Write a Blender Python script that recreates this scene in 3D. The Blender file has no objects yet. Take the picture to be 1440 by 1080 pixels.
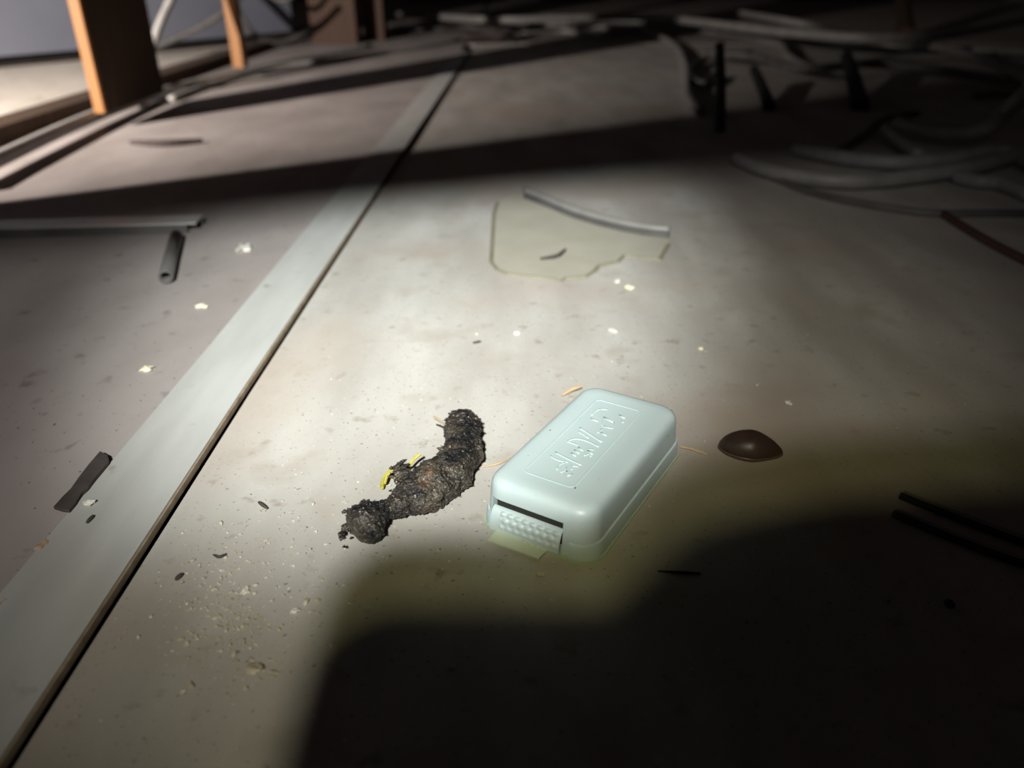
import bpy, bmesh, math, random
from mathutils import Vector, Matrix, noise
random.seed(7)
S = bpy.context.scene
COL = S.collection

# ---------------------------------------------------------------- camera
H = 0.25
PITCH = math.atan(590/1100)
FPX = 1100.0
Rv = Vector((1, 0, 0)); Uv = Vector((0, math.sin(PITCH), math.cos(PITCH))); Fv = Vector((0, math.cos(PITCH), -math.sin(PITCH)))
CAM = Vector((0, 0, H))
cd = bpy.data.cameras.new('camera'); cam = bpy.data.objects.new('camera', cd); COL.objects.link(cam)
cam.location = CAM; cam.rotation_euler = (math.pi/2-PITCH, 0, 0)
cd.sensor_width = 36; cd.lens = FPX/1440*36; cd.clip_start = 0.001
cd.dof.use_dof = True; cd.dof.focus_distance = 0.41; cd.dof.aperture_fstop = 5.5
S.camera = cam

# ---------------------------------------------------------------- light
S.view_settings.view_transform = 'Standard'; S.view_settings.look = 'None'
S.view_settings.gamma = 1; S.view_settings.exposure = 0; S.view_settings.use_curve_mapping = False
w = bpy.data.worlds.new('dark_attic'); S.world = w; w.use_nodes = True
w.node_tree.nodes['Background'].inputs[0].default_value = (0.55, 0.45, 0.42, 1)
w.node_tree.nodes['Background'].inputs[1].default_value = 0.012
def spot(name, loc, target, power, col, ang, blend, rad):
    l = bpy.data.lights.new(name, 'SPOT'); o = bpy.data.objects.new(name, l); COL.objects.link(o)
    l.energy = power; l.color = col; l.spot_size = math.radians(ang); l.spot_blend = blend; l.shadow_soft_size = rad
    o.location = loc; o.rotation_euler = (Vector(target)-Vector(loc)).to_track_quat('-Z', 'Y').to_euler()
    return o
LA = (-0.077, -0.431, 0.65)
LB = (-0.076, -0.371, 0.655)
spot('headlamp_beam', LA, (-0.080, 0.70, 0), 150, (0.95, 1.0, 0.965), 29, 1.0, 0.020)
spill = spot('headlamp_spill', LA, (-0.12, 0.88, 0), 26, (1.0, 0.95, 0.91), 48, 1.0, 0.020); spill.scale = (1.35, 1, 1)
spot('headlamp_side_beam', LB, (0.04, 0.45, 0), 6.5, (1.0, 0.93, 0.42), 40, 1.0, 0.018)
spot('work_lamp', (-1.35, 0.42, 0.55), (-1.08, 1.5, 0), 260, (1.0, 0.90, 0.82), 94, 1.0, 0.014)

# ---------------------------------------------------------------- helpers
def G(px, py, z=0.0):
    d = Fv + Rv*((px-720)/FPX) - Uv*((py-540)/FPX)
    return CAM + d*((z-H)/d.z)
def mat(name, col, col2=None, rough=0.7, nscale=20, stretch=(1, 1, 1), detail=5, bump=0.0, bscale=None, bdist=0.001,
        specks=None, spec=0.5, sss=0.0, contrast=(0.3, 0.7), rough2=None, trans=0.0, coord='Object'):
    m = bpy.data.materials.new(name); m.use_nodes = True
    nt = m.node_tree; N = nt.nodes; L = nt.links; b = N['Principled BSDF']
    b.inputs['Roughness'].default_value = rough; b.inputs['Specular IOR Level'].default_value = spec
    tc = N.new('ShaderNodeTexCoord'); mp = N.new('ShaderNodeMapping'); mp.inputs['Scale'].default_value = stretch
    L.new(tc.outputs[coord], mp.inputs[0])
    n = N.new('ShaderNodeTexNoise'); n.inputs['Scale'].default_value = nscale; n.inputs['Detail'].default_value = detail
    L.new(mp.outputs[0], n.inputs['Vector'])
    r = N.new('ShaderNodeValToRGB'); r.color_ramp.elements[0].position = contrast[0]; r.color_ramp.elements[1].position = contrast[1]
    r.color_ramp.elements[0].color = (*col, 1); r.color_ramp.elements[1].color = (*(col2 or col), 1)
    L.new(n.outputs[0], r.inputs[0]); out = r.outputs[0]
    for (sc, lo, hi, c, seed) in (specks or []):
        n2 = N.new('ShaderNodeTexNoise'); n2.inputs['Scale'].default_value = sc; n2.inputs['Detail'].default_value = 3
        mp2 = N.new('ShaderNodeMapping'); mp2.inputs['Location'].default_value = (seed, seed*.7, 0)
        L.new(tc.outputs[coord], mp2.inputs[0]); L.new(mp2.outputs[0], n2.inputs['Vector'])
        mr = N.new('ShaderNodeMapRange'); mr.inputs[1].default_value = lo; mr.inputs[2].default_value = hi
        L.new(n2.outputs[0], mr.inputs[0])
        mx = N.new('ShaderNodeMix'); mx.data_type = 'RGBA'; L.new(mr.outputs[0], mx.inputs[0])
        L.new(out, mx.inputs[6]); mx.inputs[7].default_value = (*c, 1); out = mx.outputs[2]
    L.new(out, b.inputs['Base Color'])
    if rough2 is not None:
        mr = N.new('ShaderNodeMapRange'); mr.inputs[3].default_value = rough; mr.inputs[4].default_value = rough2
        mr.inputs[1].default_value = 0.35; mr.inputs[2].default_value = 0.65
        L.new(n.outputs[0], mr.inputs[0]); L.new(mr.outputs[0], b.inputs['Roughness'])
    if sss: b.inputs['Subsurface Weight'].default_value = sss; b.inputs['Subsurface Scale'].default_value = 0.004
    if trans: b.inputs['Transmission Weight'].default_value = trans
    if bump:
        nb = N.new('ShaderNodeTexNoise'); nb.inputs['Scale'].default_value = bscale or nscale*6; nb.inputs['Detail'].default_value = 4
        L.new(mp.outputs[0], nb.inputs['Vector'])
        bp = N.new('ShaderNodeBump'); bp.inputs['Strength'].default_value = bump; bp.inputs['Distance'].default_value = bdist
        L.new(nb.outputs[0], bp.inputs['Height']); L.new(bp.outputs[0], b.inputs['Normal'])
    return m
def link(name, me, m, parent=None, smooth=False):
    o = bpy.data.objects.new(name, me); COL.objects.link(o)
    if m: me.materials.append(m)
    if smooth: me.shade_smooth()
    if parent:
        o.parent = parent; o.matrix_parent_inverse = Matrix()
    return o
def obj(name, bm, m, parent=None, smooth=False):
    bmesh.ops.recalc_face_normals(bm, faces=bm.faces)
    me = bpy.data.meshes.new(name); bm.to_mesh(me); bm.free()
    return link(name, me, m, parent, smooth)
def tag(o, label, cat, group=None, kind=None):
    o['label'] = label; o['category'] = cat
    if group: o['group'] = group
    if kind: o['kind'] = kind
    return o
def thing(name, label, cat, loc=(0, 0, 0), rz=0, group=None):
    o = bpy.data.objects.new(name, None); COL.objects.link(o); o.empty_display_size = 0.01
    o.location = loc; o.rotation_euler = (0, 0, rz)
    return tag(o, label, cat, group)
def recenter(o):
    """move a single mesh thing's origin to its base centre"""
    vs = [v.co for v in o.data.vertices]
    c = Vector((sum(v.x for v in vs)/len(vs), sum(v.y for v in vs)/len(vs), min(v.z for v in vs)))
    o.data.transform(Matrix.Translation(-c)); o.location = c
    return o
def box(bm, lo, hi, bev=0.0, M=None):
    vs = [bm.verts.new((x, y, z)) for x in (lo[0], hi[0]) for y in (lo[1], hi[1]) for z in (lo[2], hi[2])]
    fs = [bm.faces.new([vs[i] for i in f]) for f in ((0,1,3,2),(4,6,7,5),(0,4,5,1),(2,3,7,6),(0,2,6,4),(1,5,7,3))]
    if bev:
        es = list({e for f in fs for e in f.edges})
        g = bmesh.ops.bevel(bm, geom=es, offset=bev, segments=2, affect='EDGES', profile=0.5)
        vs = list({v for f in g['faces'] for v in f.verts} | {v for v in vs if v.is_valid})
    if M: bmesh.ops.transform(bm, matrix=M, verts=[v for v in vs if v.is_valid])
def prism(bm, pts, z0, z1):
    a = [bm.verts.new((p[0], p[1], z0)) for p in pts]; b = [bm.verts.new((p[0], p[1], z1)) for p in pts]
    n = len(pts); bm.faces.new(b); bm.faces.new(a[::-1])
    for i in range(n): bm.faces.new((a[i], a[(i+1) % n], b[(i+1) % n], b[i]))
def spline(pts, n=8):
    """Catmull-Rom through 3d points; a pt may carry a radius as 4th value"""
    P = [Vector(p) for p in pts]; out = []
    for i in range(len(P)-1):
        a = P[i-1] if i else P[0]*2-P[1]; b = P[i]; c = P[i+1]; d = P[i+2] if i+2 < len(P) else P[-1]*2-P[-2]
        for k in range(n):
            t = k/n
            out.append(0.5*((2*b)+(c-a)*t+(2*a-5*b+4*c-d)*t*t+(3*b-a-3*c+d)*t**3))
    out.append(P[-1]); return out
def tube(bm, pts, r, seg=12, flat=1.0, hollow=0.0, close=True):
    """sweep a circle; r is a float or list"""
    n = len(pts); R = r if isinstance(r, (list, tuple)) else [r]*n
    rings = []; inner = []
    for i, p in enumerate(pts):
        t = (pts[min(i+1, n-1)]-pts[max(i-1, 0)]).normalized()
        up = Vector((0, 0, 1)) if abs(t.z) < 0.93 else Vector((0, 1, 0))
        s = t.cross(up).normalized(); u = s.cross(t).normalized()
        rings.append([bm.verts.new(p+(s*math.cos(2*math.pi*k/seg)+u*math.sin(2*math.pi*k/seg)*flat)*R[i]) for k in range(seg)])
        if hollow: inner.append([bm.verts.new(p+(s*math.cos(2*math.pi*k/seg)+u*math.sin(2*math.pi*k/seg)*flat)*R[i]*hollow) for k in range(seg)])
    for i in range(n-1):
        for k in range(seg):
            k2 = (k+1) % seg
            bm.faces.new((rings[i][k], rings[i][k2], rings[i+1][k2], rings[i+1][k]))
            if hollow: bm.faces.new((inner[i][k2], inner[i][k], inner[i+1][k], inner[i+1][k2]))
    if hollow:
        for e in (0, -1):
            for k in range(seg):
                k2 = (k+1) % seg; bm.faces.new((rings[e][k], rings[e][k2], inner[e][k2], inner[e][k]))
    elif close:
        bm.faces.new(rings[0]); bm.faces.new(rings[-1][::-1])
def rrect(L, W, r, n=8):
    """rounded rectangle, L along y, W along x"""
    pts = []
    for cx, cy, a0 in ((W/2-r, L/2-r, 0), (-W/2+r, L/2-r, 90), (-W/2+r, -L/2+r, 180), (W/2-r, -L/2+r, 270)):
        for k in range(n+1):
            a = math.radians(a0+90*k/n); pts.append((cx+r*math.cos(a), cy+r*math.sin(a)))
    return pts
def loft(bm, rings):
    vr = [[bm.verts.new((x, y, z)) for x, y in pts] for pts, z in rings]
    n = len(vr[0])
    for a, b in zip(vr, vr[1:]):
        for i in range(n): bm.faces.new((a[i], a[(i+1) % n], b[(i+1) % n], b[i]))
    bm.faces.new(vr[0][::-1]); bm.faces.new(vr[-1])
def cut(bm, cutters):
    """boolean difference of bmesh with list of cutter bmeshes -> new mesh"""
    bmesh.ops.recalc_face_normals(bm, faces=bm.faces)
    me = bpy.data.meshes.new('m'); bm.to_mesh(me); bm.free(); o = bpy.data.objects.new('m', me); COL.objects.link(o)
    cs = []
    for c in cutters:
        bmesh.ops.recalc_face_normals(c, faces=c.faces)
        m2 = bpy.data.meshes.new('c'); c.to_mesh(m2); c.free(); co = bpy.data.objects.new('c', m2); COL.objects.link(co); cs.append(co)
        md = o.modifiers.new('b', 'BOOLEAN'); md.object = co; md.operation = 'DIFFERENCE'; md.solver = 'EXACT'
    bpy.context.view_layer.update()
    res = bpy.data.meshes.new_from_object(o.evaluated_get(bpy.context.evaluated_depsgraph_get()))
    for x in [o]+cs: bpy.data.objects.remove(x)
    return res
def chunk(bm, c, r, seed, squash=0.6, ang=0.0, long=1.0, rough=0.35, sub=1):
    g = bmesh.ops.create_icosphere(bm, subdivisions=sub, radius=1.0)
    M = Matrix.Rotation(ang, 3, 'Z')
    for v in g['verts']:
        k = 1+rough*noise.noise(v.co*1.7+Vector((seed*3.1, seed, 0)))*1.6
        q = M @ Vector((v.co.x*long, v.co.y, v.co.z*squash))*k*r
        v.co = Vector(c)+Vector((q.x, q.y, max(q.z, -r*squash*0.85)))

# ---------------------------------------------------------------- materials
M_sheet = mat('plywood_sheet', (0.36, 0.335, 0.305), (0.54, 0.52, 0.49), 0.75, 16, (1, .28, 1), 10, bump=0.35, bscale=260, bdist=0.0006,
              specks=[(70, .62, .74, (.33, .29, .25), 3.0), (420, .645, .71, (.20, .16, .13), 9.0), (22, .55, .75, (.40, .36, .32), 6.0), (380, .70, .75, (.75, .72, .66), 5.0), (5, .5, .75, (.43, .36, .31), 1.3)])
M_sheet2 = mat('old_board', (0.29, 0.255, 0.24), (0.42, 0.375, 0.36), 0.8, 10, (1, .5, 1), 7, bump=0.35, bscale=220, bdist=0.0006,
               specks=[(60, .63, .76, (.22, .185, .17), 2.0), (300, .68, .73, (.12, .09, .08), 7.0)])
M_strip = mat('grey_batten', (0.41, 0.41, 0.395), (0.50, 0.50, 0.48), 0.8, 14, (3, .6, 1), 6, bump=0.25, bscale=300, bdist=0.0004,
              specks=[(70, .68, .78, (.35, .33, .31), 2.0)])
M_stripedge = mat('batten_edge', (0.20, 0.14, 0.09), (0.34, 0.27, 0.19), 0.85, 120)
M_pale = mat('pale_chipboard', (0.66, 0.60, 0.52), (0.78, 0.72, 0.64), 0.8, 12, specks=[(40, .6, .7, (.5, .42, .34), 1)])
M_dark = mat('dark_underfloor', (0.02, 0.017, 0.015), (0.035, 0.03, 0.026), 0.95, 10)
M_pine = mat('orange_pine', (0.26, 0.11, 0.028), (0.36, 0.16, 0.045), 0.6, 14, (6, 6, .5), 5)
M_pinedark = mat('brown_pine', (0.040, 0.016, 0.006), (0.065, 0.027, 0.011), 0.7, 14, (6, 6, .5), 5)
M_darkshaded = mat('dark_and_shaded_timber', (0.045, 0.025, 0.014), (0.08, 0.045, 0.025), 0.8, 14, (6, 6, .5), 5)  # also carries the shade on the left stud's side
M_wall = mat('blue_grey_panel', (0.19, 0.205, 0.26), (0.23, 0.245, 0.30), 0.8, 5)
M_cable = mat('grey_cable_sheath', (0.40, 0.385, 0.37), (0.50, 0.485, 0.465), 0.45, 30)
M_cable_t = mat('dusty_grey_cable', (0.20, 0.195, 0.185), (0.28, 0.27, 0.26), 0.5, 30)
M_cable_d = mat('dark_cable_sheath', (0.07, 0.066, 0.063), (0.11, 0.105, 0.10), 0.6, 30)
M_cable_r = mat('dull_red_cord', (0.065, 0.03, 0.022), (0.09, 0.04, 0.03), 0.6, 30)
M_black = mat('black_rubber', (0.012, 0.011, 0.010), (0.02, 0.018, 0.016), 0.8, 40)
M_mint = mat('mint_plastic', (0.48, 0.575, 0.585), (0.51, 0.605, 0.615), 0.42, 30, bump=0.04, bscale=300, bdist=0.0002, sss=0.15,
             specks=[(260, .735, .75, (.12, .13, .11), 4.0)])
M_tray = mat('tray_plastic', (0.42, 0.50, 0.38), (0.48, 0.55, 0.42), 0.4, 30, sss=0.2)
M_tab = mat('yellow_tinted_tab', (0.52, 0.56, 0.40), (0.60, 0.63, 0.47), 0.35, 60, sss=0.2)
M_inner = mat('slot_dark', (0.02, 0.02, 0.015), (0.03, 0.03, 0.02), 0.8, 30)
M_drop = mat('dried_dropping', (0.008, 0.0075, 0.009), (0.085, 0.07, 0.052), 0.5, 70, detail=9, bump=1.0, bscale=420, bdist=0.0024, rough2=0.22,
             contrast=(0.38, 0.72), specks=[(75, .60, .72, (.10, .062, .038), 2.0), (500, .66, .72, (.34, .27, .19), 6.0)])
M_yellow = mat('yellow_fibre', (0.30, 0.27, 0.03), (0.45, 0.40, 0.08), 0.6, 200)
M_straw = mat('straw', (0.38, 0.27, 0.16), (0.5, 0.38, 0.24), 0.7, 100)
M_cream = mat('cream_grain', (0.68, 0.62, 0.46), (0.78, 0.72, 0.58), 0.6, 80)
M_shell = mat('seed_shell', (0.030, 0.018, 0.014), (0.060, 0.034, 0.026), 0.42, 60, bump=0.15, bscale=200, bdist=0.0005, rough2=0.5)
M_seedrim = mat('seed_rim', (0.085, 0.05, 0.033), (0.12, 0.075, 0.05), 0.35, 80)
M_chip = mat('dark_chip', (0.045, 0.035, 0.033), (0.075, 0.058, 0.053), 0.9, 80, bump=0.4, bscale=300)
M_film = mat('yellowed_film', (0.42, 0.395, 0.325), (0.48, 0.455, 0.385), 0.55, 25)
M_filmedge = mat('film_edge', (0.22, 0.205, 0.145), (0.27, 0.25, 0.18), 0.6, 60)
M_dust = mat('sawdust', (0.35, 0.29, 0.21), (0.62, 0.57, 0.47), 0.8, 150)
M_white = mat('white_crumb', (0.60, 0.58, 0.52), (0.7, 0.69, 0.62), 0.7, 100)
M_yelcrumb = mat('pale_yellow_crumb', (0.70, 0.66, 0.45), (0.78, 0.74, 0.55), 0.7, 100)
M_phone = mat('phone_black', (0.01, 0.01, 0.011), (0.012, 0.012, 0.014), 0.3, 10)

# ---------------------------------------------------------------- floor and room
bm = bmesh.new(); box(bm, (-4, -1.5, -0.06), (4, 7, -0.012)); floor = obj('floor', bm, M_dark); floor['kind'] = 'structure'
bm = bmesh.new(); prism(bm, [(-0.190, -1.2), (2.6, -1.2), (2.6, 3.0), (-0.129, 3.0), (-0.1335, 2.7), (-0.148, 1.9), (-0.1635, 1.0), (-0.1735, 0.45), (-0.1762, 0.17), (-0.1870, -0.9)], -0.012, 0.0); obj('floor_sheet', bm, M_sheet, floor)
bm = bmesh.new(); prism(bm, [(-0.862, -1.2), (-0.205, -1.2), (-0.200, 0.2), (-0.165, 2.6), (-0.19, 6.9), (-0.862, 6.9)], -0.012, 0.003); s2 = obj('floor_sheet', bm, M_sheet2, floor); s2['label'] = 'darker pinkish grey board left of the batten'
bm = bmesh.new(); box(bm, (-3.9, -1.2, -0.012), (-0.862, 6.9, 0.004)); s3 = obj('floor_sheet', bm, M_pale, floor); s3['label'] = 'pale chipboard beyond the sole plate'
bm = bmesh.new(); box(bm, (-0.165, 3.03, -0.012), (3.9, 6.9, 0.0), 0.001); obj('floor_sheet', bm, M_sheet2, floor)

# cover batten, tapering slightly with distance as it lies (its right edge leans right)
t = thing('wooden_batten', 'long pale grey wooden batten running away over the board joint', 'batten', (-0.2, 0.5, 0))
bm = bmesh.new()
z0, z1 = 0.0032, 0.0052
RE = [(0.0105, -1.4), (0.0216, -0.33), (0.0245, -0.05), (0.0345, 0.5), (0.0500, 1.40), (0.0640, 2.2)]
LE = [(-0.026, -1.4), (-0.0262, -0.24), (-0.0205, 0.02), (-0.0165, 0.3), (-0.0110, 0.57), (0.005, 1.4), (0.030, 2.2)]
prism(bm, [(x-0.001, y) for x, y in RE]+LE[::-1], z0, z1)
obj('top_board', bm, M_strip, t)
bm = bmesh.new()
prism(bm, RE+[(x-0.008, y) for x, y in RE[::-1]], 0.0001, z0+0.0008)
e = obj('rough_edge', bm, M_stripedge, t); e['label'] = 'rough brown sawn edge of the batten'

# blue grey wall panel at the left
P0 = Vector((-1.46, 2.07, 0)); P1 = Vector((-0.80, 3.13, 0)); d = (P1-P0).normalized(); n_ = Vector((-d.y, d.x, 0))
A_ = P0-d*2.2
bm = bmesh.new(); prism(bm, [A_, P1, P1+n_*0.03, A_+n_*0.03], 0.035, 2.2); wl = obj('wall_left', bm, M_wall); wl['kind'] = 'structure'
bm = bmesh.new(); prism(bm, [A_+n_*0.035-d*.02, P1+n_*0.035, P1+n_*0.06, A_+n_*0.06], 0.0, 2.2); wb = obj('trim_1', bm, M_dark); wb['kind'] = 'structure'
bm = bmesh.new(); box(bm, (-3.9, 6.9, -0.012), (3.9, 7.0, 2.2)); wk = obj('wall_back', bm, M_dark); wk['kind'] = 'structure'

# sole plate and studs
bm = bmesh.new(); box(bm, (-0.862, 0.70, 0.0), (-0.802, 3.9, 0.026), 0.001)
recenter(tag(obj('sole_plate', bm, M_darkshaded), 'low dark brown timber sole plate on the floor under the studs', 'timber plate'))
def stud(cx0, cx1, y0, y1, top, name, label, m=M_pine, z0=0.0285):
    bm = bmesh.new(); box(bm, (cx0, y0, z0), (cx1, y1, top), 0.0015)
    return recenter(tag(obj(name, bm, m), label, 'stud', 'timber studs'))
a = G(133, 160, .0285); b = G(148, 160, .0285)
stud(a.x, b.x, a.y, a.y+0.012, 1.3, 'wall_stud', 'orange pine front of the left stud, nearest of the timbers')
stud(a.x, b.x+0.002, a.y+0.0125, a.y+0.25, 1.3, 'wall_stud', 'rest of the left stud, coloured dark for its unlit side', M_darkshaded)  # dark material puts the shade of the stud's side into the colour
a = G(328, 96, .0285); b = G(343, 96, .0285)
stud(a.x, b.x, a.y, a.y+0.04, 1.3, 'wall_stud', 'thin orange pine stud between the rising cable and the brown posts')
a = G(438, 55, .02); b = G(502, 55, .02)
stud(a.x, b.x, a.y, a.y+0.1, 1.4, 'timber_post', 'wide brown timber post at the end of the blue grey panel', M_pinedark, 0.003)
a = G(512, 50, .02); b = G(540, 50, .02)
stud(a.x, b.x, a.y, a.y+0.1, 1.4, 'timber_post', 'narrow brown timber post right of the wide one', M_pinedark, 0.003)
# board added outside the frame at the left to cut off the work lamp
bm = bmesh.new(); box(bm, (-0.86, -0.6, 0.0285), (-0.80, 0.745, 1.3), 0.002)
recenter(tag(obj('work_lamp_blocker', bm, M_pinedark), 'brown timber board added left of the picture to cut off the work lamp', 'added partition'))
# unseen board added over the floor to cut off the headlamp's far reach
a = Vector((-0.21, -0.074, 0)); b = Vector((0.038, 0.025, 0)); d = (b-a).normalized(); n_ = Vector((-d.y, d.x, 0))
a2 = a-d*0.55; b2 = b+d*1.2
bm = bmesh.new(); prism(bm, [a2, b2, b2+n_*0.04, a2+n_*0.04], 0.455, 0.95)
recenter(tag(obj('headlamp_blocker', bm, M_pinedark), 'deep brown timber board added overhead to cut off the headlamp', 'added beam'))

# ---------------------------------------------------------------- smartphone (takes the picture, casts the black shadow)
ph = thing('smartphone', 'black smartphone with an added clamp held over the floor, casting the black shadow', 'phone', CAM)
ph.rotation_euler = (math.pi/2-PITCH, 0, 0)
bm = bmesh.new(); pts = [(x-0.006, y-0.0225) for x, y in rrect(0.075, 0.15, 0.022)]
prism(bm, pts, 0.002, 0.010); obj('body', bm, M_phone, ph)
bm = bmesh.new(); prism(bm, [(-0.02, -0.075), (0.19, -0.075), (0.19, 0.060), (0.131, 0.0557), (0.0535, 0.0498), (0.0278, 0.0437), (0.0142, 0.0387), (0.0009, 0.0256), (-0.012, 0.012)], 0.0102, 0.014)
obj('blocker', bm, M_black, ph)  # added plate, outline shaped to raise the right part of the shadow

# ---------------------------------------------------------------- bait box
BX = (0.0413, 0.3505); BA = 0.5386; BL, BW, BH = 0.1215, 0.0645, 0.0285
bb = thing('bait_box', 'pale mint green plastic bait box with embossed lid and open slot', 'box', (*BX, 0), -BA)
rings = []
for z, ins, r in ((0.0012, .0012, .011), (0.0215, .0022, .011), (0.0245, .0026, .0108), (0.0266, .0036, .010), (0.0279, .0052, .009), (0.0285, .0075, .0075), (0.0286, .012, .006)):
    rings.append((rrect(BL-2*ins, BW-2*ins, r), z))
bm = bmesh.new(); loft(bm, rings)
c1 = bmesh.new(); box(c1, (-0.0250, -BL/2-0.01, -0.001), (0.0150, -BL/2+0.030, 0.0190))
me = cut(bm, [c1]); me.materials.clear(); cover = link('cover', me, M_mint, bb); cover.data.shade_smooth()
try: cover.data.set_sharp_from_angle(angle=math.radians(35))
except Exception: pass
bm = bmesh.new()
loft(bm, [(rrect(BL+.0002, BW+.0002, .012), 0.0012), (rrect(BL-.0006, BW-.0006, .012), 0.0078), (rrect(BL-.0016, BW-.0016, .0115), 0.0092), (rrect(BL-.0040, BW-.0040, .011), 0.0098)])
c1 = bmesh.new(); box(c1, (-0.0275, -BL/2-0.01, -0.001), (0.0190, -BL/2+0.030, 0.02))
me = cut(bm, [c1]); me.materials.clear(); rim = link('rim', me, M_mint, bb); rim.data.shade_smooth()
try: rim.data.set_sharp_from_angle(angle=math.radians(35))
except Exception: pass
bm = bmesh.new()     # base plate with ragged moulding flash
out = []
for i, (x, y) in enumerate(rrect(BL+.0016, BW+.0016, .0125, 10)):
    out.append((x, y))
ring = []
for i in range(len(out)):
    a = Vector(out[i]); b = Vector(out[(i+1) % len(out)]); k = max(1, int((b-a).length/0.002))
    for j in range(k):
        p = a.lerp(b, j/k); q = p.normalized()*0.00035*noise.noise(Vector((p.x*600, p.y*600, 2))); ring.append(p+q)
prism(bm, ring, 0.0, 0.0011); bp_ = obj('base_plate', bm, M_tray, bb); bp_['label'] = 'thin yellowish base plate with ragged moulded edge'
# bait tray seen in the slot, sloping out, with rounded nodules
bm = bmesh.new(); NX, NY = 60, 36; g = []
for j in range(NY+1):
    row = []
    for i in range(NX+1):
        x = -0.0244+0.0388*i/NX; q = j/NY
        y = -BL/2-0.0005+0.0042*q*q+0.001*q; z = 0.0014+0.0120*math.sin(q*math.pi/2)**0.9
        bx, by = i/NX*9.2, q*4.0
        bxx = bx+0.5*(int(by) % 2); fx, fy = bxx-math.floor(bxx)-.5, by-math.floor(by)-.5
        bump_ = max(0, 1-4.2*(fx*fx+fy*fy))*0.0011*(1 if (0.14 < i/NX < 0.96 and 0.12 < q < 0.8) else 0)
        row.append(bm.verts.new((x, y-bump_*0.8, z+bump_*.5)))
    g.append(row)
for j in range(NY):
    for i in range(NX): bm.faces.new((g[j][i], g[j][i+1], g[j+1][i+1], g[j+1][i]))
tr = obj('bait_tray', bm, M_mint, bb, True); tr['label'] = 'knobbly pale bait surface inside the slot'
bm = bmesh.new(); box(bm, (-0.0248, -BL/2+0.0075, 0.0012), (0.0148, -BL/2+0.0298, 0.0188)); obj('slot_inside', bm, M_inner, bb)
bm = bmesh.new(); prism(bm, [(-0.0205, -0.0698), (0.0074, -0.0688), (0.0085, -0.0595), (-0.0205, -0.0595)], 0.00115, 0.0021)
for i, (x, y, r) in enumerate(((-.004, -.0622, .0012), (0, -.0625, .0009), (.0035, -.062, .0013), (-.009, -.0625, .0007), (.006, -.0628, .0008))):
    chunk(bm, (x, y, 0.0022), r, i, 0.6)
tb = obj('tab', bm, M_tab, bb); tb['label'] = 'yellowish transparent tab sticking out below the slot'
# embossing: frame and letter strokes, (u along, v across) in mm
def ridge(bm, pts, wd=0.0007, hh=0.0006, z=BH, closed=False):
    P = [Vector((v/1000, u/1000, 0)) for u, v in pts]
    n = len(P); L = []
    for i in range(n):
        if closed: tt = (P[(i+1) % n]-P[i-1]).normalized()
        else: tt = (P[min(i+1, n-1)]-P[max(i-1, 0)]).normalized()
        s = Vector((-tt.y, tt.x, 0))*wd
        L.append([bm.verts.new(P[i]+s*k+Vector((0, 0, z+h_))) for k, h_ in ((-1, -.0002), (-.45, hh), (.45, hh), (1, -.0002))])
    for i in range(n if closed else n-1):
        a, b = L[i], L[(i+1) % n]
        for k in range(3): bm.faces.new((a[k], a[k+1], b[k+1], b[k]))
    if not closed: bm.faces.new(L[0]); bm.faces.new(L[-1][::-1])
def sm(pts, n=5): return [(p.x, p.y) for p in spline([(a, b, 0) for a, b in pts], n)]
bm = bmesh.new()
ridge(bm, [(y*1000-1, x*1000-1.8) for x, y in rrect(0.085, 0.0275, 0.003, 4)], 0.0007, 0.0003, closed=True)
fr = obj('embossed_frame', bm, M_mint, bb, True)
bm = bmesh.new()
STK = [([(-20.3, -10), (-22.2, -2), (-23.8, 6.6)], .9), ([(-24.5, -10.5), (-26, -6), (-25.2, 0)], .6), ([(-7.7, -9.7), (-3.6, -7.5), (-2.2, -3.5), (-2.6, 1.5), (-4.0, 6.9)], .9),
       ([(-7.7, -9.7), (-8.1, -6), (-8.4, -3.3)], .8), ([(7.9, -10), (5.2, -3.5), (1.0, 6.4)], 1.0), ([(4.0, -8.8), (2.4, -5), (0.9, -1.4)], .6),
       ([(19.8, -9.5), (19.0, -4.4)], .8), ([(24.5, -3.6), (22.7, 3.4)], 1.0), ([(15.8, -0.1), (16.2, 5.4)], .8), ([(9.2, 1.6), (8.0, 5.9)], .8),
       ([(31.3, 2.8), (29.7, 6.9)], .8), ([(32.3, -9.3), (33.6, -5.4)], .8), ([(23.4, -10.4), (28, -10.6), (32.3, -9.3)], .6),
       ([(24.5, -3.6), (20, -2.5), (15.8, -0.1)], .5), ([(22.7, 3.4), (19, 5), (16.2, 5.4)], .5),
       ([(-10.2, -1.9), (-11.6, 1.5)], .8), ([(-13.4, -2.6), (-15, 1.1)], .7), ([(-16.7, -2.7), (-18.1, 0.7)], .8), ([(-10.2, 3.6), (-12.3, 7.4)], .8),
       ([(-9.0, 3.0), (-8.0, 6.1)], .7), ([(-15.5, 4), (-13, 5.6), (-14.6, 7.6)], .6), ([(8, 0.5), (11, 1.0), (13, 0.2)], .6),
       ([(-33.8, -1.9), (-30, -3.1), (-26.1, -1.5)], .6), ([(-34.8, 0.8), (-32, 1.8), (-29.5, 1.2)], .6), ([(-30, 4.5), (-27, 3), (-26, 6)], .5),
       ([(-36, 5), (-33, 6.5)], .5), ([(26, 6.5), (25, 8)], .5)]
for p, wd in STK: ridge(bm, sm(p) if len(p) > 2 else p, wd*0.00105, 0.00045)
lt = obj('embossed_lettering', bm, M_mint, bb, True); lt['label'] = 'worn raised lettering on the lid'
bm = bmesh.new()      # moulding seam scrap and drip on the long side
tube(bm, spline([(0.0312, -0.046, .0007), (0.0317, -0.030, .0009), (0.0314, -0.012, .0006), (0.0319, .006, .0009)], 6), 0.00045, 6)
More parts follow.
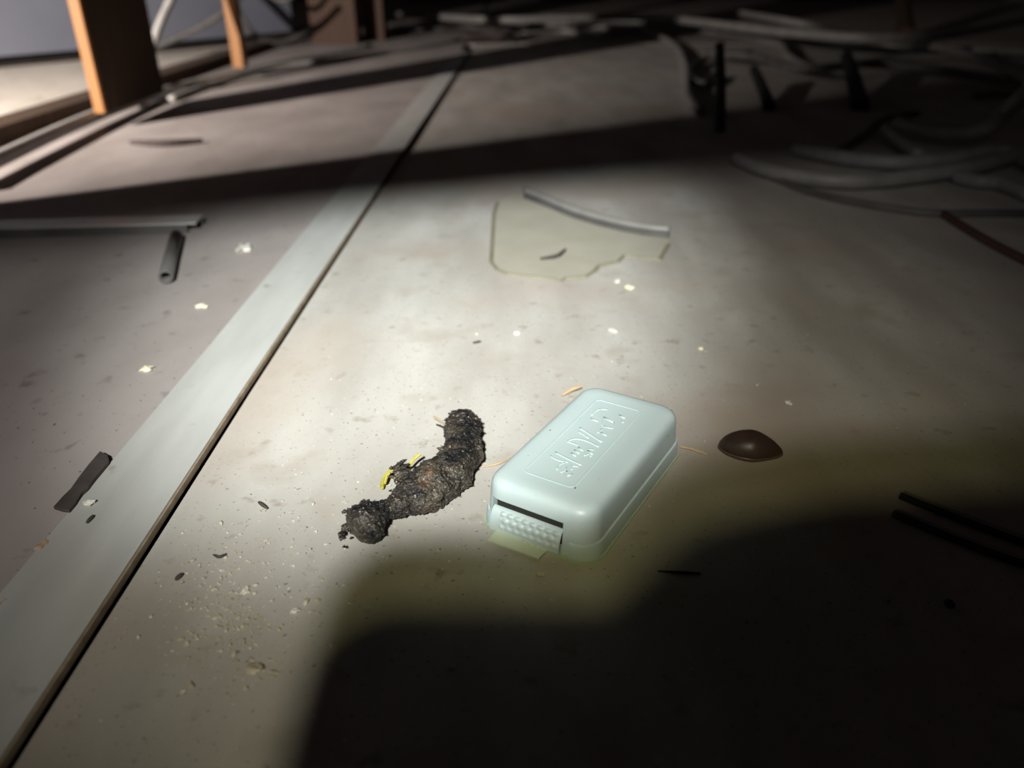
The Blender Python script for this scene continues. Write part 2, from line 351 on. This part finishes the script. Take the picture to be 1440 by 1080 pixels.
chunk(bm, (0.0318, -0.028, 0.0014), 0.0011, 3, 0.8); tube(bm, spline([(0.0312, .004, .003), (0.0316, .012, .0042), (0.0310, .022, .0034)], 4), 0.0004, 5)
obj('moulding_flash', bm, M_tray, bb)

# ---------------------------------------------------------------- dropping
sp = [(651, 584, 21), (650, 600, 25), (652, 618, 27), (649, 638, 30), (636, 660, 33), (614, 677, 37), (593, 691, 36), (573, 702, 26), (556, 712, 19), (541, 719, 16), (525, 726, 27), (510, 738, 33), (495, 746, 24)]
dr = thing('dropping', 'dark twisted animal dropping lying left of the mint box', 'dropping', (-0.045, 0.36, 0))
P4 = []
for (x, y, r) in sp:
    q = G(x, y, 0.0095); dist = (q-CAM).dot(Fv); rr = r/FPX*dist*0.93
    P4.append((q, rr))
path = spline([p for p, r in P4], 14); rad = [v.x for v in spline([(r, 0, 0) for p, r in P4], 14)]
bm = bmesh.new(); n = len(path); seg = 80; rows = []
cum = 0
for i in range(n):
    if i: cum += (path[i]-path[i-1]).length
    tt = (path[min(i+1, n-1)]-path[max(i-1, 0)]).normalized(); s = tt.cross(Vector((0, 0, 1))).normalized(); u = s.cross(tt)
    e = min(1.0, math.sqrt(max(0.0, 1-(max(0, 1-cum/0.007))**2)) if cum < .007 else 1)
    rem = sum((path[k+1]-path[k]).length for k in range(i, n-1)) if i > n-30 else 1
    if rem < 0.006: e = min(e, math.sqrt(max(0.0, 1-(1-rem/0.006)**2)))
    R = rad[i]*max(e, 0.04); row = []
    for k in range(seg):
        a = 2*math.pi*k/seg; dirn = s*math.cos(a)+u*math.sin(a)*0.88; p = path[i]+dirn*R
        q = p*130
        d_ = 0.22*noise.noise(q)+0.16*abs(noise.noise(q*2.3+Vector((5, 0, 0))))+0.09*noise.noise(q*5.1)+0.06*noise.noise(q*11)+0.035*noise.noise(q*23)
        d_ -= 0.22*max(0, 0.25-abs(math.sin(cum*190+a*0.9)))*(1 if cum > .03 else .5)
        p = path[i]+dirn*R*(0.95+d_)
        p.z = max(p.z, 0.0003+0.0004*abs(noise.noise(q*3))); row.append(bm.verts.new(p-dr.location))
    rows.append(row)
for i in range(n-1):
    for k in range(seg): bm.faces.new((rows[i][k], rows[i][(k+1) % seg], rows[i+1][(k+1) % seg], rows[i+1][k]))
bm.faces.new(rows[0]); bm.faces.new(rows[-1][::-1])
body = obj('body', bm, M_drop, dr, True)
bm = bmesh.new()      # crusty flakes on its surface
for i in range(420):
    j = random.randrange(6, n-4); a = random.uniform(-0.3, math.pi+0.3)
    v = rows  # positions read from the finished body mesh
    kk = int(a/(2*math.pi)*seg) % seg
    co = body.data.vertices[j*seg+kk].co
    chunk(bm, co, random.uniform(.0004, .0013), i, random.uniform(.35, .8), random.uniform(0, 6), random.uniform(1, 2.2), 0.7)
for i in range(26):   # torn clump on the left shoulder
    c = G(random.gauss(566, 11), random.gauss(668, 8), random.uniform(.010, .016))-dr.location
    chunk(bm, c, random.uniform(.0009, .0024), i+500, .5, random.uniform(0, 6), random.uniform(1.2, 2.6), 0.8)
for i in range(16):
    c = G(random.gauss(484, 4), random.gauss(745, 7), random.uniform(.001, .005))-dr.location
    chunk(bm, c, random.uniform(.0006, .0018), i+600, .6, random.uniform(0, 6), 1.6, 0.8)
cr = obj('crust', bm, M_drop, dr); cr['kind'] = 'stuff'
def bit(name, pts, r, m, parent, off, label=None):
    bm = bmesh.new(); tube(bm, [p-off for p in spline(pts, 4)], r, 6); o = obj(name, bm, m, parent)
    if label: o['label'] = label
    return o
off = dr.location
for pts, r in (([G(537, 686, .003), G(540, 673, .004), G(549, 662, .005), G(556, 657, .006)], .0011), ([G(541, 680, .005), G(545, 668, .007), G(553, 660, .009)], .0008),
               ([G(575, 655, .008), G(583, 645, .010), G(591, 638, .012)], .0009)):
    bit('plant_fibre', pts, r, M_yellow, dr, off, 'yellow plant fibre stuck to the side')
bit('straw_bit', [G(610, 586, .004), G(620, 592, .006), G(628, 599, .008)], .0007, M_straw, dr, off, 'tan straw sticking out near the top')
bit('straw_bit', [G(614, 597, .002), G(628, 602, .004)], .0005, M_black, dr, off)
for x, y, r in ((534, 734, .0021), (565, 718, .0018)):
    bm = bmesh.new(); q = G(x, y, .008)-off; chunk(bm, q, r, x, .8, .5, 1.25, .2, 2); o = obj('grain', bm, M_cream, dr, True); o['label'] = 'cream grain stuck in the dropping'

# ---------------------------------------------------------------- seed pod
L0 = G(1010, 636); R0 = G(1104, 648); mid = (L0+R0)/2; ang = math.atan2(R0.y-L0.y, R0.x-L0.x); hl = (R0-L0).length/2*0.97
sd = thing('seed_pod', 'glossy dark brown teardrop shaped seed pod right of the mint box', 'seed pod', (mid.x, mid.y+0.0035, 0), ang)
def pod(bm, zt, sc, z0):
    NU, NV = 40, 16; rows = []
    for j in range(NV+1):
        ph_ = math.pi/2*j/NV; row = []
        for i in range(NU):
            a = 2*math.pi*i/NU; c = math.cos(a); s = math.sin(a)
            wd = 0.60*(1-0.42*max(0, c)**1.2)  # narrower towards the tip
            x = hl*sc*c*math.cos(ph_)**0.85; y = hl*sc*wd*s*abs(math.sin(a))**0.12*math.cos(ph_)**0.85
            z = z0+zt*math.sin(ph_)*(1-0.45*max(0, x/hl)**2)*(1+0.12*min(0, x/hl))
            row.append(bm.verts.new((x, y, z)))
        rows.append(row)
        if j == NV: pass
    for a, b in zip(rows, rows[1:]):
        for i in range(NU): bm.faces.new((a[i], a[(i+1) % NU], b[(i+1) % NU], b[i]))
    bm.faces.new(rows[0][::-1]); bmesh.ops.remove_doubles(bm, verts=rows[-1], dist=1e-5)
bm = bmesh.new(); pod(bm, 0.0112, 1.0, 0.0028); obj('shell', bm, M_shell, sd, True)
bm = bmesh.new(); base = []
for i in range(48):
    a = 2*math.pi*i/48; c = math.cos(a); s = math.sin(a)
    base.append(Vector((hl*c, hl*0.60*(1-0.42*max(0, c)**1.2)*s*abs(s)**.12, 0)))
def sc2(k): return [((p*k).x, (p*k).y) for p in base]
loft(bm, [(sc2(.90), 0.0), (sc2(.975), .0009), (sc2(1.015), .0020), (sc2(1.0), .0030)]); obj('rim', bm, M_seedrim, sd, True)
bm = bmesh.new(); chunk(bm, (-hl*0.70, -hl*0.36, .0042), .0013, 4, 1.0); obj('notch', bm, M_black, sd)

# ---------------------------------------------------------------- small things on the near floor
def chipthing(name, label, cat, pxs, z0, th, m, group=None):
    pts = [G(*p) for p in pxs]; c = sum(pts, Vector())/len(pts); bm = bmesh.new()
    prism(bm, [p-c for p in pts][::-1], 0, th)
    bmesh.ops.bevel(bm, geom=list(bm.edges), offset=th*.2, segments=1, affect='EDGES')
    o = obj(name, bm, m); o.location = (c.x, c.y, z0); return tag(o, label, cat, group)
chipthing('wood_chip', 'dark brown flat chip lying against the left edge of the batten', 'chip',
          [(145, 649), (156, 655), (158, 664), (148, 676), (139, 687), (128, 702), (119, 709), (112, 722), (102, 734), (92, 732), (80, 729), (92, 715), (106, 703), (118, 684), (130, 668)], 0.0055, 0.002, M_chip)
def crumb(px, py, rpx, m, label, z0=0.0, group='pale crumbs on the floor', name='crumb', long=1.3):
    q = G(px, py, z0); r = rpx/FPX*(q-CAM).dot(Fv); bm = bmesh.new(); chunk(bm, (0, 0, r*.5), r, px*.13, .6, random.uniform(0, 3), long, .6, 2)
    o = obj(name, bm, m); o.location = (q.x, q.y, z0+0.0001); tag(o, label, 'crumb', group)
crumb(126, 709, 6, M_white, 'pale flake touching the dark wood chip', .0053)
crumb(60, 772, 8, M_straw, 'tan flake left of the batten below the dark wood chip', .003)
crumb(5, 852, 7, M_straw, 'tan flake at the left edge of the picture', .003)
crumb(343, 353, 9, M_white, 'large white crumb right of the short dark tube', .003)
crumb(283, 433, 6, M_yelcrumb, 'pale yellow crumb on the left board below the dark tube', .003)
crumb(206, 521, 6.5, M_yelcrumb, 'pale yellow crumb left of the batten, lowest of the three', .003)
crumb(885, 407, 5, M_yelcrumb, 'pale yellow crumb below the yellowed plastic scrap')
crumb(868, 397, 3.5, M_white, 'tiny white crumb just left of the yellow one')
crumb(862, 467, 4.5, M_white, 'white crumb above the mint box on bare floor')
crumb(1108, 568, 4, M_white, 'white crumb beyond the seed pod')
crumb(727, 470, 3.5, M_white, 'small white crumb in the brightest patch of floor')
crumb(985, 492, 3.5, M_yelcrumb, 'small pale crumb right of centre above the box')
crumb(357, 943, 9, M_dust, 'lumpy sawdust crumb in the bottom left')
crumb(416, 861, 5, M_white, 'white crumb near the shadow left edge')
crumb(345, 795+38, 5, M_white, 'white crumb among the sawdust')
def twig(pts, r, m, label, name='twig', cat='twig', group='twigs and splinters'):
    bm = bmesh.new(); n = (len(pts)-1)*5+1
    tube(bm, spline(pts, 5), [r*(0.45+0.55*math.sin(math.pi*(i+.6)/(n+.6))) for i in range(n)], 7); return recenter(tag(obj(name, bm, m), label, cat, group))
twig([G(956, 628, .0015), G(972, 631, .0015), G(995, 639, .001)], .0009, M_straw, 'thin tan twig between the mint box and the seed pod')
twig([G(790, 556, .0015), G(803, 548, .003), G(818, 543, .004)], .0014, M_straw, 'brown splinter behind the far corner of the box')
twig([G(676, 657, .0008), G(700, 652, .0012), G(726, 641, .0008)], .0006, M_straw, 'thin straw between the dropping and the box')
twig([G(376, 715, .001), G(364, 706, .001)], .001, M_chip, 'short dark splinter right of the batten')
twig([G(247, 815, .001), G(256, 807, .001)], .0012, M_chip, 'short dark splinter among the sawdust')
twig([G(300, 780, .0008), G(308, 783, .001), G(318, 779, .0008)], .0008, M_chip, 'curled dark splinter above the sawdust')
twig([G(122, 735, .0062), G(131, 725, .0062)], .0010, M_chip, 'tiny dark splinter on the batten')
twig([G(925, 803, .0006), G(985, 806, .0006)], .0006, M_black, 'thin black hair in the shadow below the box')
twig([G(760, 364, .0025), G(783, 360, .003), G(795, 351, .003)], .0022, M_chip, 'dark curled scrap on the yellowed plastic')
twig([G(1330, 845, .001), G(1340, 853, .0012)], .0022, M_chip, 'dark splinter in the shadow at the lower right')
twig([G(184, 200, .0065), G(230, 202, .0075), G(285, 198, .0065)], .006, M_chip, 'dark stick on the board below the left stud')
twig([G(665, 482, .001), G(676, 480, .001)], .001, M_chip, 'tiny splinter in the brightest patch of floor')

# sawdust (nobody could count it)
bm = bmesh.new()
for i in range(620):
    k = random.random()
    if k < .5: px, py = random.gauss(318, 45), random.gauss(868, 45)
    elif k < .8: px, py = random.gauss(340, 75), random.gauss(900, 90)
    else: px, py = random.gauss(400, 80), random.gauss(760, 70)
    if py > 1075 or py < 600: continue
    q = G(px, py)
    if q.x < -0.165: continue
    r = abs(random.gauss(0, 1))*0.00034+0.0002
    chunk(bm, (q.x, q.y, r*.5), r, i, .6, random.uniform(0, 6), random.uniform(1, 1.8), .7)
for i in range(260):
    px, py = random.uniform(420, 1400), random.uniform(430, 1000); q = G(px, py)
    r = abs(random.gauss(0, 1))*0.0003+0.0002
    chunk(bm, (q.x, q.y, r*.5), r, i, .6, random.uniform(0, 6), random.uniform(1, 1.8), .7)
tag(obj('sawdust', bm, M_dust), 'pale sawdust scattered over the plywood at the lower left', 'sawdust', None, 'stuff')

# yellowed film scrap
fp = [(700, 286), (695, 300), (693, 330), (691, 370), (700, 381), (714, 387), (750, 391), (780, 394), (788, 397), (795, 393), (823, 391), (835, 383), (841, 376), (868, 370), (877, 361), (900, 363), (927, 367), (940, 345), (941, 328), (900, 318), (860, 305), (810, 288), (775, 277), (740, 271), (715, 277)]
pts = [G(*p) for p in fp]; c = sum(pts, Vector())/len(pts); c.z = 0
fl = thing('plastic_scrap', 'torn yellowish flat plastic scrap lying beyond the box', 'scrap', c)
bm = bmesh.new(); prism(bm, [p-c for p in pts][::-1], 0.0, 0.0012); obj('film', bm, M_film, fl)
bm = bmesh.new(); ring = [p-c+Vector((0, 0, .0010)) for p in pts]; tube(bm, ring[:18], .0022, 6, .6); obj('thick_edge', bm, M_filmedge, fl)['label'] = 'darker raised edge of the scrap'

def cable(name, label, wp, rpx, m=None, group='loose cables', cat='cable', seg=12, at=None, n=10, flat=1.0):
    """wp: list of (px, py, z); radius in metres given by rpx at the first way point or at index"""
    pts = [G(*p) for p in wp]; r = rpx
    bm = bmesh.new(); tube(bm, spline(pts, n), r, seg, flat)
    return recenter(tag(obj(name, bm, m or M_cable, None, True), label, cat, group))
# cable offcut with dark underside
co = thing('cable_offcut', 'curved grey plastic conduit offcut lying on the plastic scrap', 'offcut', c)
wp = [(739, 268, .0068), (770, 280, .0068), (810, 296, .0068), (860, 310, .0068), (905, 319, .0068), (941, 323, .0068)]
bm = bmesh.new(); tube(bm, [p-c for p in spline([G(*p) for p in wp], 8)], .0042, 12); obj('conduit', bm, M_cable_t, co, True)
bm = bmesh.new(); tube(bm, [p-c for p in spline([G(x, y+8, .0032) for x, y, z in wp], 8)], .0032, 10); obj('under_edge', bm, M_cable_d, co, True)['label'] = 'dark lower edge'

# trunking piece and short dark tube on the left board
tk = thing('trunking_offcut', 'long grey plastic trunking offcut lying on the left board', 'offcut', G(150, 330))
o_ = tk.location
a, b = G(-60, 338, .003), G(278, 328, .003); d = (b-a).normalized(); n_ = Vector((-d.y, d.x, 0))
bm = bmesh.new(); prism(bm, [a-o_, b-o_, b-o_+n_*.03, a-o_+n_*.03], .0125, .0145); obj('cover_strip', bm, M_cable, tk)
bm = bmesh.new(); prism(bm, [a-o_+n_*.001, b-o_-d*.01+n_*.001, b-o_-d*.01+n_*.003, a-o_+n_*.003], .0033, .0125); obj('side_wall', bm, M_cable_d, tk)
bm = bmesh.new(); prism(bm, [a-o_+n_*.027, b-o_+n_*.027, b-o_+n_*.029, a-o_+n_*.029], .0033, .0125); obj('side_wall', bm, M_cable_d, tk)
bm = bmesh.new(); tube(bm, [G(233, 390, .0095), G(240, 362, .0095), G(248, 332, .0095)], .0062, 18, 1, .72)
recenter(tag(obj('tube_offcut', bm, M_cable_d, None, True), 'short dark hollow tube pointing at the camera on the left board', 'tube'))

# flat dark strips at the right
for wpx, lab in (((1266, 697), 'upper of the two thin dark strips at the right edge'), ((1256, 722), 'lower of the two thin dark strips at the right edge')):
    x0, y0 = wpx; dy = 66 if x0 == 1266 else 70
    p = [G(x0, y0, .002), G(x0+95, y0+dy*.56, .002), G(1460, y0+dy*1.12, .002)]
    st = thing('plastic_strip', lab, 'strip', p[0]*1.0, 0, 'dark strips at the right'); st.location.z = 0; o_ = st.location
    q = [G(x0+6, y0-7, .003), G(x0+101, y0+dy*.56-8, .003), G(1466, y0+dy*1.12-9, .003)]
    bm = bmesh.new(); A = [v-o_ for v in spline(p, 6)]; B = [v-o_ for v in spline(q, 6)]
    prism(bm, [(v.x, v.y) for v in A]+[(v.x, v.y) for v in B[::-1]], .0010, .0030); obj('strip', bm, M_cable_t, st)
    bm = bmesh.new(); tube(bm, A, .0019, 8); obj('black_edge', bm, M_black, st, True)['label'] = 'black rounded edge'

# ---------------------------------------------------------------- cables, left
cable('cable', 'grey cable running along the sole plate at the left', [(-60, 252, .022), (0, 223, .022), (100, 177, .022), (175, 147, .020), (250, 124, .014), (330, 105, .010), (420, 84, .010), (520, 66, .010)], .0105)
def wp3(l): return [Vector(p) for p in l]
def cable3(label, pts, r, m=None, group='loose cables'):
    bm = bmesh.new(); tube(bm, spline(pts, 10), r, 10); return recenter(tag(obj('cable', bm, m or M_cable, None, True), label, 'cable', group))
def D(px, py, dist):   # point at a distance along a sight line
    return CAM+(Fv+Rv*((px-720)/FPX)-Uv*((py-540)/FPX))*dist
cable3('thick grey cable rising from the floor beside the left stud', [G(202, 156, .001), D(204, 120, 1.60), D(211, 80, 1.61), D(222, 42, 1.63), D(238, 5, 1.66), D(262, -45, 1.70), D(300, -120, 1.75)], .0088)
cable3('thin grey cable slanting up in front of the blue grey panel', [D(205, 72, 2.30), D(240, 57, 2.30), D(285, 36, 2.3), D(328, 6, 2.25), D(350, -25, 2.2)], .009, M_cable_d)
cable3('dark cable loop hanging between the thin stud and the brown post', [D(322, -20, 2.5), D(338, 20, 2.5), D(356, 47, 2.55), D(382, 60, 2.6), D(408, 56, 2.65), D(440, 38, 2.7)], .010, M_cable_d)
cable3('dark cable end at the top edge before the blue grey panel', [D(372, -20, 2.5), D(385, -3, 2.5), D(402, 0, 2.5), D(420, -15, 2.5)], .008, M_cable_d)
cable('cable', 'grey cable lying beyond the sole plate line toward the brown posts', [(240, 140, .008), (300, 118, .008), (380, 96, .008), (470, 84, .008), (560, 72, .008), (640, 58, .008)], .007)
# ---------------------------------------------------------------- cables, right
CR = [
 ('front grey cable of the tangle at the right', [(1036, 222, .012), (1075, 238, .012), (1135, 250, .012), (1210, 255, .012), (1300, 246, .014), (1380, 232, .016), (1470, 205, .02)], .0098, M_cable_t),
 ('grey cable just behind the front one of the tangle', [(1118, 209, .012), (1180, 221, .012), (1260, 228, .014), (1330, 224, .016), (1400, 212, .018), (1440, 226, .012), (1480, 250, .01)], .0098, M_cable_t),
 ('bent grey cable rising steeply at the right edge', [(1262, 172, .03), (1300, 182, .03), (1350, 187, .03), (1385, 182, .04), (1412, 160, .06), (1440, 132, .09), (1480, 90, .12)], .0105, M_cable_t),
 ('short grey cable crossing down to the front cables', [(1246, 181, .03), (1266, 198, .025), (1292, 218, .022)], .008, M_cable_t),
 ('pale cable end behind the steep one at the right edge', [(1368, 133, .01), (1410, 131, .01), (1470, 128, .01)], .008, M_cable_t),
 ('short pale cable below the tangle at the right edge', [(1345, 248, .01), (1375, 255, .01), (1408, 258, .01), (1450, 275, .01)], .009, M_cable_t),
 ('dark thin cable curving under the front of the tangle', [(1030, 222, .004), (1060, 238, .004), (1133, 268, .004), (1200, 284, .004), (1300, 299, .004), (1380, 300, .004), (1470, 300, .004)], .0045, M_cable_d),
 ('dull red cord on the floor at the right edge', [(1325, 300, .004), (1360, 322, .004), (1400, 345, .004), (1470, 380, .004)], .0045, M_cable_r),
 ('red brown cord in the middle of the tangle', [(1180, 212, .01), (1215, 192, .012), (1245, 168, .014), (1290, 160, .014)], .006, M_cable_r),
 ('grey cable curving round the far floor left of the tangle', [(735, 48, .012), (795, 44, .012), (850, 50, .012), (899, 44, .012), (944, 60, .012), (964, 90, .012), (968, 135, .012), (985, 157, .012)], .0095, M_cable_t),
 ('far cable sagging along the top right', [(560, 20, .05), (700, 28, .055), (900, 24, .06), (1100, 45, .07), (1250, 54, .07), (1360, 44, .07), (1480, 20, .08)], .014, M_cable_t),
 ('far cable looping behind the tangle', [(760, 22, .012), (900, 30, .012), (1050, 34, .02), (1160, 58, .02), (1260, 64, .02), (1360, 70, .02), (1480, 74, .02)], .011, M_cable_t),
 ('cable running down to the right behind the tangle', [(1040, 18, .09), (1120, 32, .09), (1220, 52, .04), (1320, 66, .045), (1400, 90, .045), (1480, 130, .03)], .011, M_cable_t),
 ('far cable lying flat across the back floor', [(640, 40, .012), (760, 34, .012), (880, 40, .012), (1000, 44, .012), (1090, 60, .012), (1110, 80, .012), (1150, 95, .012), (1260, 82, .012), (1400, 78, .012)], .010, M_cable_t),
 ('cable wandering across the middle of the back floor', [(995, 74, .034), (1060, 80, .034), (1130, 96, .034), (1220, 90, .034), (1330, 100, .03), (1450, 120, .02)], .010, M_cable_d),
 ('small cable loop at the left end of the tangle', [(1016, 62, .03), (1008, 78, .02), (990, 84, .012), (972, 96, .012), (975, 112, .012), (992, 116, .012), (1006, 104, .012)], .008, M_cable_d),
]
for lab, wp, r, m in CR:
    cable('cable' if 'cord' not in lab else 'cord', lab, wp, r, m, 'tangle of cables at the right')
# dark upright sticks in the tangle, dark lump on the far floor
def stick(pa, pb, r, label, m=M_black):
    bm = bmesh.new(); tube(bm, [pa, (pa+pb)/2+Vector((.002, 0, 0)), pb], [r, r*.9, r*.8], 8); recenter(tag(obj('stick', bm, m), label, 'stick', 'dark sticks in the tangle'))
stick(G(1012, 185, .008), D(1012, 62, G(1012, 185).y*.93), .010, 'black upright stick at the left end of the tangle')
stick(G(1082, 150, .008), D(1060, 98, 1.75), .013, 'short black stick leaning left in the tangle')
stick(G(1210, 150, .008), D(1190, 80, 1.85), .018, 'thick black stick stub in the middle of the tangle')
stick(G(1275, 52, .008), D(1266, -30, 3.6), .035, 'dark timber prop at the top right', M_darkshaded)
bm = bmesh.new(); q = G(690, 62); chunk(bm, (0, 0, .02), .065, 5, .42, .4, 1.6, .6, 2); o = obj('clod', bm, M_chip); o.location = (q.x, q.y+.05, 0); tag(o, 'dark lump of debris at the far end of the batten', 'debris')
for x, y, w_, lab in ((568, 50, .09, 'grey rag scrap beyond the left board, left of the dark lump'), (632, 46, .07, 'dim scrap between the brown posts and the dark lump')):
    q = G(x, y); bm = bmesh.new(); chunk(bm, (0, 0, .012), w_*.6, x*.1, .2, .2, 1.5, .7, 2); o = obj('scrap', bm, M_cable_d); o.location = (q.x, q.y, 0.004); tag(o, lab, 'scrap', 'scraps on the far floor')
